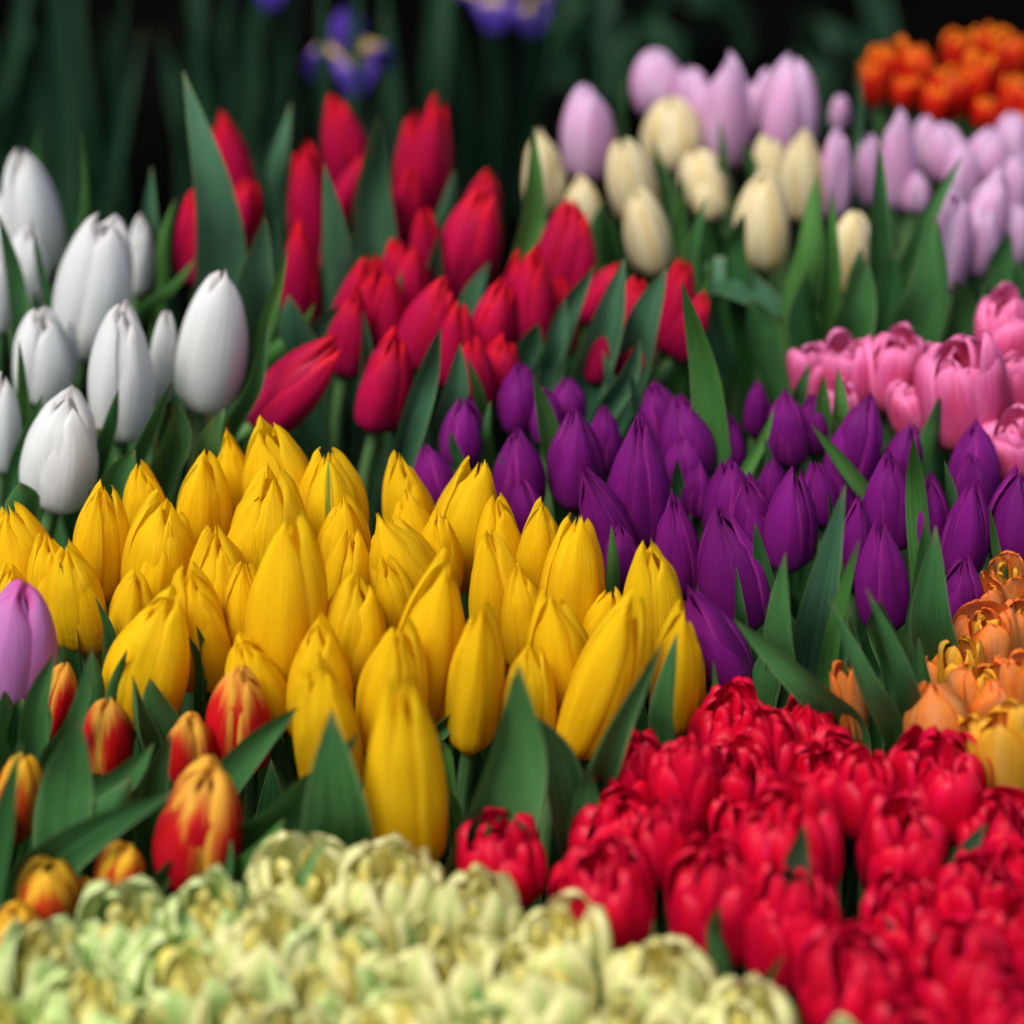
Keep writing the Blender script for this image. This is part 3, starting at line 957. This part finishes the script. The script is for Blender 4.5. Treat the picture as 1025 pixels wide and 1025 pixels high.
# ------------------------------------------------------------------ lilac tulips
LIL = [
    (588, 80, 591, 176, 56), (655, 45, 664, 110, 58), (727, 51, 729, 165, 48), (793, 52, 786, 155, 58), (842, 94, 840, 128, 20), (839, 122, 832, 218, 34),
    (870, 132, 866, 204, 28), (898, 105, 901, 208, 40), (945, 122, 945, 176, 46), (992, 125, 985, 184, 48), (1004, 163, 968, 268, 50),
    (957, 187, 944, 290, 42, dict(loose=.8)), (921, 170, 915, 210, 28), (690, 64, 696, 124, 40), (750, 80, 752, 130, 34), (1018, 150, 1015, 215, 34),
    (965, 138, 962, 202, 38), (1014, 108, 1012, 172, 42), (928, 112, 928, 168, 32), (986, 204, 978, 272, 36), (772, 68, 770, 134, 38), (706, 78, 708, 142, 38), (1020, 200, 1012, 262, 36),
]
settle(LIL, pack=0.88)
lil = []
for r_ in LIL:
    o = dict(r_[5]) if len(r_) > 5 else {}
    lil.append(single('lilac_tulip', 'lilac', *r_[:5], prof='egg', q=.5, crump=.03, kr=(.85, 1.1), **o))
    basal_leaf(lil[-1], 1, hr=(-.06, .0))
leaves(lil, [
    (882, 320, 880, 148, 40), (910, 290, 962, 158, 26), (922, 350, 936, 215, 64), (860, 200, 862, 72, 18, dict(m='leafgrey')), (975, 310, 992, 268, 20, dict(m='leafgrey')),
    (950, 350, 955, 280, 60), (1000, 300, 1010, 230, 40), (890, 340, 895, 250, 60), (810, 120, 822, 75, 16), (905, 150, 912, 120, 14), (870, 330, 862, 250, 40),
    (980, 330, 985, 280, 50), (1020, 330, 1015, 260, 40), (620, 130, 626, 80, 14), (760, 190, 742, 140, 24),
], 'leaf')

# ------------------------------------------------------------------ orange-red tulips at the back
ORR = [
    (887, 40, 890, 98, 42), (921, 42, 915, 98, 33), (962, 30, 960, 84, 34), (1010, 30, 1005, 84, 38), (955, 64, 946, 118, 36), (982, 50, 975, 114, 33),
    (941, 84, 936, 118, 28), (907, 76, 906, 108, 26), (1022, 70, 1016, 134, 38), (992, 97, 986, 128, 30), (1024, 112, 1022, 160, 32), (870, 60, 876, 104, 24),
    (988, 25, 988, 70, 26),
]
settle(ORR, pack=0.88)
orr = []
for r_ in ORR:
    orr.append(single('fiery_tulip', 'orangered', *r_[:4], r_[4] * 1.12, prof='open', q=.5, crump=.05))
    basal_leaf(orr[-1], 1, hr=(-.06, .0))

# ------------------------------------------------------------------ pink double tulips
PIN = [
    (812, 343, 816, 398, 44), (846, 337, 850, 404, 48), (896, 332, 890, 404, 58), (911, 378, 915, 432, 44), (958, 330, 965, 442, 76), (1010, 290, 1010, 374, 62),
    (1012, 416, 1016, 474, 52), (840, 384, 842, 434, 36), (985, 358, 990, 424, 46), (925, 350, 928, 400, 40), (1022, 350, 1024, 420, 40),
]
settle(PIN, pack=0.72)
pin = []
for r_ in PIN:
    pin.append(double('pink_double_tulip', 'pink', *r_[:4], r_[4] * 1.12, wild=.12, layers=((4, 1.0, .95, .92), (4, .82, 1.0, .9), (3, .5, .95, 1.0)), crump=.035, q=.5))
    basal_leaf(pin[-1], 1, hr=(-.06, -.01))
leaves(pin, [(800, 410, 812, 360, 18), (830, 440, 824, 372, 20, dict(m='leafbright')), (935, 450, 940, 395, 26), (990, 340, 985, 300, 30)], 'leaf')

# ------------------------------------------------------------------ scarlet double tulips
RDD = [
    (500, 818, 506, 892, 104), (622, 788, 630, 876, 122), (596, 848, 610, 942, 112), (634, 728, 636, 806, 76), (686, 734, 686, 820, 78), (734, 690, 730, 766, 86),
    (736, 745, 735, 815, 90), (808, 698, 808, 776, 92), (826, 742, 830, 822, 104), (940, 738, 935, 826, 106), (786, 788, 790, 896, 116), (906, 802, 900, 894, 102),
    (716, 846, 712, 952, 102), (797, 868, 790, 976, 104), (905, 884, 905, 956, 92), (980, 862, 975, 940, 94), (850, 928, 850, 1036, 118), (956, 928, 965, 1036, 118),
    (1002, 798, 1000, 874, 92), (1022, 902, 1026, 994, 84), (765, 710, 770, 786, 72), (740, 800, 745, 882, 80), (905, 1004, 910, 1094, 112),
    (1012, 988, 1018, 1084, 92), (870, 755, 868, 830, 70), (664, 800, 668, 880, 70), (1015, 850, 1018, 920, 70),
]
settle(RDD, pack=0.72)
rdd = []
for r_ in RDD:
    rdd.append(double('scarlet_double_tulip', 'reddouble', *r_[:4], r_[4] * .93, tilt=4, crump=.03, wild=.09))
    basal_leaf(rdd[-1], 1, hr=(-.05, -.02))
leaves(rdd, [
    (800, 945, 806, 822, 46, dict(fold=.8, m='leafgrey', face=.2, twist=.2)), (727, 980, 720, 899, 24), (758, 1010, 784, 956, 18, dict(m='leafbright')), (950, 890, 989, 821, 26, dict(m='leafgrey')),
    (900, 955, 880, 909, 9, dict(m='leafgrey')), (660, 960, 655, 925, 18), (850, 770, 848, 757, 8), (950, 960, 950, 928, 9), (670, 990, 672, 955, 20), (700, 830, 702, 815, 9),
], 'leaf')

# ------------------------------------------------------------------ orange double tulips
ORD_ = [
    (932, 676, 946, 760, 70, 'orange', dict(layers=((4, 1.0, .98, .95), (4, .84, .9, .9), (3, .5, .8, .9)), crump=.02)),
    (985, 664, 986, 726, 70, 'orange', dict(crump=.04, wild=.15)), (1002, 702, 1006, 796, 66, 'orangeyellow', dict(crump=.045, wild=.15, mat2='orange')),
    (985, 608, 990, 674, 64, 'orange', dict(crump=.045)), (980, 579, 994, 636, 42, 'orange', dict(open_=.5)), (1004, 562, 1014, 616, 42, 'orange', dict(open_=.6)),
    (934, 640, 942, 696, 46, 'orange', dict(crump=.045)), (844, 660, 857, 742, 34, 'orange', dict(crump=.02)), (1022, 652, 1026, 726, 44, 'orange', dict()),
    (960, 640, 962, 700, 44, 'orangeyellow', dict(rag=.02, crump=.055)), (1022, 600, 1026, 660, 40, 'orange', dict(crump=.045)), (970, 720, 972, 790, 40, 'orangeyellow', dict(rag=.02, crump=.06)),
]
settle(ORD_, pack=0.72)
odd = []
for r_ in ORD_:
    r_[6].setdefault('layers', ((4, 1.0, .95, .92), (4, .80, .97, .86), (3, .44, .92, 1.0)))
    r_[6].setdefault('mat2', 'orangeyellow' if r_[5] == 'orange' else 'orange')
    odd.append(single('orange_double_tulip', 'orange', *r_[:5], prof='egg', A0=1.15, crump=.03) if r_[0] == 932 else double('orange_double_tulip', r_[5], *r_[:5], **r_[6]))
    basal_leaf(odd[-1], 1, hr=(-.06, -.01))
leaves(odd, [(1014, 700, 1012, 651, 11), (1025, 645, 1014, 605, 11, dict(m='leafbright')), (966, 765, 964, 733, 12, dict(m='leafbright')), (920, 660, 921, 622, 9)], 'leaf')

# ------------------------------------------------------------------ red and yellow tulips, left
FLA = [
    (210, 761, 194, 876, 86, 'flame', dict(A0=1.3)), (109, 694, 108, 768, 52, 'flame', dict()), (190, 712, 188, 785, 54, 'flame', dict(loose=.2)),
    (241, 660, 238, 764, 66, 'flame', dict(A0=1.2)), (66, 659, 52, 734, 40, 'flame', dict()), (26, 750, 14, 834, 48, 'flameopen', dict()), (48, 861, 48, 916, 64, 'flameopen', dict(loose=.3)),
    (128, 839, 117, 894, 50, 'flameopen', dict()), (14, 904, 14, 966, 60, 'flameopen', dict(loose=.3)), (84, 876, 84, 906, 30, 'flameopen', dict()), (2, 800, 0, 850, 34, 'flameopen', dict()),
]
settle(FLA, pack=0.88)
fla = []
for r_ in FLA:
    o = dict(r_[6])
    fla.append(single('striped_tulip', r_[5], *r_[:5], prof='egg', A0=o.pop('A0', 1.1), crump=.022, kr=(.85, 1.05), **o))
    basal_leaf(fla[-1], 1, hr=(-.05, -.01))
fl = single('orchid_pink_tulip', 'pinklilac', 24, 578, 6, 716, 84, prof='egg', A0=1.25, crump=.02)
tag(fl.e, 'large lilac pink tulip with a deeper pink tip at the left edge', 'tulip')
basal_leaf(fl, 1, hr=(-.05, -.01))
leaves(fla, [
    (64, 850, 79, 722, 56, dict(fold=.3)), (30, 885, 172, 793, 52, dict(fold=.35)), (-6, 905, 20, 752, 44), (85, 810, 158, 740, 42), (148, 815, 171, 736, 36),
    (235, 875, 292, 812, 28, dict(m='leafbright')), (150, 890, 169, 861, 26), (34, 750, 56, 650, 40), (50, 760, 92, 650, 26), (46, 740, 48, 700, 10),
    (0, 740, 4, 690, 40), (100, 850, 130, 780, 50), (20, 730, 22, 700, 40), (220, 880, 232, 840, 40), (160, 800, 165, 770, 36), (95, 905, 94, 880, 30),
], 'leaf')

# ------------------------------------------------------------------ pale green and yellow double tulips, front
pal = []


def pale_edge(x):          # upper outline of the bunch in the photograph
    return float(np.interp(x, [-60, 0, 60, 130, 200, 290, 340, 430, 470, 520, 545, 600, 660, 720, 760, 800, 860],
                           [965, 955, 918, 890, 882, 842, 840, 856, 866, 862, 890, 925, 945, 950, 985, 1010, 1045]))


for row in range(5):
    step_ = 88 + row * 3
    x = -45 + (row % 2) * 44
    while x < 900:
        xx = x + random.uniform(-9, 9)
        ty = 3 + pale_edge(xx) + row * 56 + random.uniform(-7, 8) + (4 if row == 0 else 0)
        if ty < 1075 and xx < 560 + (ty - 880) * 2.2:
            w = random.uniform(92, 116)
            pm = 'palegreen' if random.random() < (.75 if xx < 230 else .18) else 'pale'
            pal.append(double('pale_double_tulip', pm, xx + random.uniform(-5, 5), ty, xx + random.uniform(-5, 5), ty + random.uniform(86, 104), w, mat2='paleheart',
                              layers=((5, 1.0, .93, .78), (5, .80, .98, .74), (4, .52, .95, .85), (3, .28, .9, 1.0)), crump=.028, parts=False, q=.5,
                              open_=random.choice([0, 0, .15, .35]), taper=.5, capx=1.8, rag=.01))
            pal[-1].look = 'pale green double tulip' if pm == 'palegreen' else 'pale yellow double tulip'
            basal_leaf(pal[-1], 1, hr=(-.05, -.02))
        x += step_
leaves(pal, [
    (92, 970, 104, 888, 20), (230, 955, 251, 878, 18), (185, 1000, 180, 912, 34, dict(m='leafpale')), (640, 960, 645, 945, 12), (95, 1010, 98, 950, 28, dict(m='leafpale')),
    (282, 930, 330, 835, 20, dict(m='leafpale')), (450, 930, 495, 862, 16, dict(m='leafpale')), (700, 1010, 704, 990, 8),
    (150, 960, 156, 893, 20, dict(m='leafpale')), (330, 985, 338, 915, 22, dict(m='leafpale')), (410, 1000, 404, 925, 20, dict(m='leafpale')),
    (520, 1000, 528, 935, 22, dict(m='leafpale')), (60, 1020, 55, 955, 22, dict(m='leafpale')), (600, 1020, 596, 960, 18), (270, 1030, 262, 965, 22, dict(m='leafpale')),
    (470, 1045, 478, 985, 22, dict(m='leafpale')), (20, 985, 14, 925, 18),
], 'leaf')

# ------------------------------------------------------------------ clear plastic wrapping round two bunches
k = NT('clear_film')
tc = k.n('ShaderNodeTexCoord')
wr = k.n('ShaderNodeTexNoise')
wr.inputs['Scale'].default_value = 28
wr.inputs['Detail'].default_value = 3
k.t.links.new(tc.outputs['Object'], wr.inputs['Vector'])
bp = k.n('ShaderNodeBump')
bp.inputs['Strength'].default_value = .5
bp.inputs['Distance'].default_value = .004
k.t.links.new(wr.outputs[0], bp.inputs['Height'])
tb = k.n('ShaderNodeBsdfTransparent')
tb.inputs[0].default_value = (.90, .88, .88, 1)
gl = k.n('ShaderNodeBsdfGlossy')
gl.inputs['Roughness'].default_value = .22
k.t.links.new(bp.outputs[0], gl.inputs['Normal'])
mx = k.n('ShaderNodeMixShader')
mx.inputs[0].default_value = .06
k.t.links.new(tb.outputs[0], mx.inputs[1])
k.t.links.new(gl.outputs[0], mx.inputs[2])
k.t.links.new(mx.outputs[0], k.out.inputs[0])
FILM = k.m


def film(top, bot, label, bulge=.006):
    t = np.linspace(0, 1, 28)
    A = crom(np.linspace(0, 1, len(top)), np.array([on_bed(x, y2) for (x, y, y2) in top]), t)
    Tp = np.array([at_depth(x, y, on_bed(x, y2)[1]) for (x, y, y2) in top])
    Tp = crom(np.linspace(0, 1, len(top)), Tp, t)
    v = np.linspace(0, 1, 14)
    low = Tp.copy()
    low[:, 2] -= bot
    G = Tp[None] * (1 - v)[:, None, None] + low[None] * v[:, None, None]
    U, V = np.meshgrid(t, v)
    G[..., 1] -= bulge * np.sin(9 * U + 2 * V) + .5 * bulge * np.sin(21 * U - 5 * V)
    sp = Soup()
    sp.grid(G, U, V)
    o = sp.build('plastic_wrap', FILM)
    return tag(o, label, 'wrapping', 'clear plastic wraps')


film([(150, 440, 505), (172, 404, 500), (200, 408, 500), (232, 414, 502)], .10, 'clear plastic wrap standing between the white tulips and the yellow tulips')
film([(44, 628, 690), (80, 640, 704), (120, 650, 715), (168, 690, 735)], .09, 'clear plastic wrap round the front left of the yellow tulips')

# ------------------------------------------------------------------ irises and their blades, behind


def iris(Y, x, y, size, blades, label, flower=True, by=330):
    P = at_depth(x, y, Y)
    s = size
    foot = np.array([P[0], P[1], bed_z(P[1]) - BENCH_DROP])
    e = bpy.data.objects.new('iris', None)
    e.empty_display_size = .02
    e.location = foot
    COL.objects.link(e)
    if flower:
        st = Soup()
        tube(st, [foot, (foot + P) / 2 + np.array([.006, 0, 0]), P], .004, .0035, n=12)
        st.build('stem', M['leafshaded'], e, foot)
        a0 = -1.35
        fa = Soup()
        fb = Soup()
        for i in range(3):
            for (sp_, az, rise, out, wd) in ((fa, a0 + i * 2.094, -.25, 1.0, .62), (fb, a0 + 1.047 + i * 2.094, 1.35, .30, .36)):
                v = np.linspace(0, 1, 12)
                u = np.linspace(-1, 1, 9)
                U, V = np.meshgrid(u, v)
                o = np.array([math.cos(az), math.sin(az), 0])
                sd = np.array([-math.sin(az), math.cos(az), 0])
                if rise < 0:
                    rr = s * out * np.sin(V * 1.75)
                    zz = s * (.45 * np.sin(V * 2.4) - .75 * V**3)
                else:
                    rr = s * out * np.sin(V * 2.6)
                    zz = s * rise * V
                ww = s * wd * np.sin(np.clip(V * .9 + .1, 0, 1) * 3.0)**.8 * (.55 + .6 * V)
                G = P + rr[..., None] * o + (ww * U)[..., None] * sd
                G[..., 2] += zz - .12 * s * U**2 * V + .04 * s * np.sin(9 * U + 6 * V)
                sp_.grid(G, (U + 1) / 2, V)
        fb.build('standard_petals', M['irisblue'], e, foot)
        fa.build('fall_petals', M['irisfall'], e, foot)
    for (bx, tx, ty, w) in blades:
        B = at_depth(bx, by, Y)
        T = at_depth(tx, ty, Y + random.uniform(-.04, .06))
        B[2] = max(B[2], bed_z(Y) - BENCH_DROP + .06)
        sl = leaf_soup(B, T, px2m(B, w), fold=.3, bend=random.uniform(-.05, .08), face=random.uniform(-.7, .7), twist=random.uniform(-1, 1), drop=.06)
        sl.build('leaf', M['leafshaded'], e, foot)
    tag(e, label, 'iris', 'irises at the back')


iris(1.62, 350, 62, .031, [(330, 322, -40, 20), (362, 385, 10, 22), (345, 362, -60, 26)], 'blue violet iris with a yellow blotch, fully in view behind the crimson tulips')
iris(1.75, 487, 2, .030, [(478, 440, -60, 26), (470, 455, 30, 22), (495, 505, -50, 20)], 'left of two violet iris blooms cut by the top edge above the dark gap')
iris(1.78, 524, 8, .028, [(530, 560, -70, 22), (520, 540, -40, 20)], 'right of two violet iris blooms cut by the top edge above the dark gap')
iris(1.70, 266, -20, .028, [(262, 250, -70, 26), (275, 300, -60, 22), (285, 310, 60, 20)], 'violet iris at the top edge above the tall grey green tulip leaf')
for (cx, ws_) in ((20, 30), (70, 34), (115, 26), (205, 30), (235, 26), (410, 34)):
    iris(1.66 + random.uniform(-.06, .1), cx, 40, .03,
         [(cx + random.uniform(-15, 15), cx + random.uniform(-55, 45), random.uniform(-110, 60), ws_ * random.uniform(.7, 1.1)) for _ in range(5)],
         'dark iris leaves standing in shade behind the white and crimson tulips', flower=False)
for cx in (580, 650, 720, 800, 860):
    iris(1.95 + random.uniform(-.06, .1), cx, 40, .03,
         [(cx + random.uniform(-25, 25), cx + random.uniform(-55, 45), random.uniform(-80, 60), 20 * random.uniform(.7, 1.1)) for _ in range(5)],
         'dim iris leaves in the dark behind the cream and lilac tulips', flower=False, by=200)

# ------------------------------------------------------------------ labels
name_bunch(yel, 'yellow tulip', 'yellow bunch', 'tulip', 'yellow tulips in the middle', 6)
name_bunch(pur, 'purple tulip', 'purple bunch', 'tulip', 'purple tulips right of centre', 5)
name_bunch(red, 'crimson tulip', 'crimson bunch', 'tulip', 'crimson tulips at the back', 5)
name_bunch(whi, 'white tulip', 'white bunch', 'tulip', 'white tulips on the left', 3)
name_bunch(cre, 'cream tulip', 'cream bunch', 'tulip', 'cream tulips at the back', 2)
name_bunch(lil, 'lilac tulip', 'lilac tulips', 'tulip', 'lilac tulips at the back', 2)
name_bunch(orr, 'orange red tulip', 'fiery bunch', 'tulip', 'orange red tulips at the back', 2)
name_bunch(pin, 'pink double tulip', 'pink bunch', 'tulip', 'pink double tulips on the right', 2)
name_bunch(rdd, 'scarlet double tulip', 'scarlet bunch', 'tulip', 'scarlet double tulips in front', 5)
name_bunch(odd, 'orange double tulip', 'orange bunch', 'tulip', 'orange double tulips on the right', 2)
name_bunch(fla, 'red and yellow bud', 'striped bunch', 'tulip', 'red and yellow tulips on the left', 2)
name_bunch(pal, 'pale yellow green double tulip', 'pale bunch', 'tulip', 'pale double tulips in the foreground', 6)
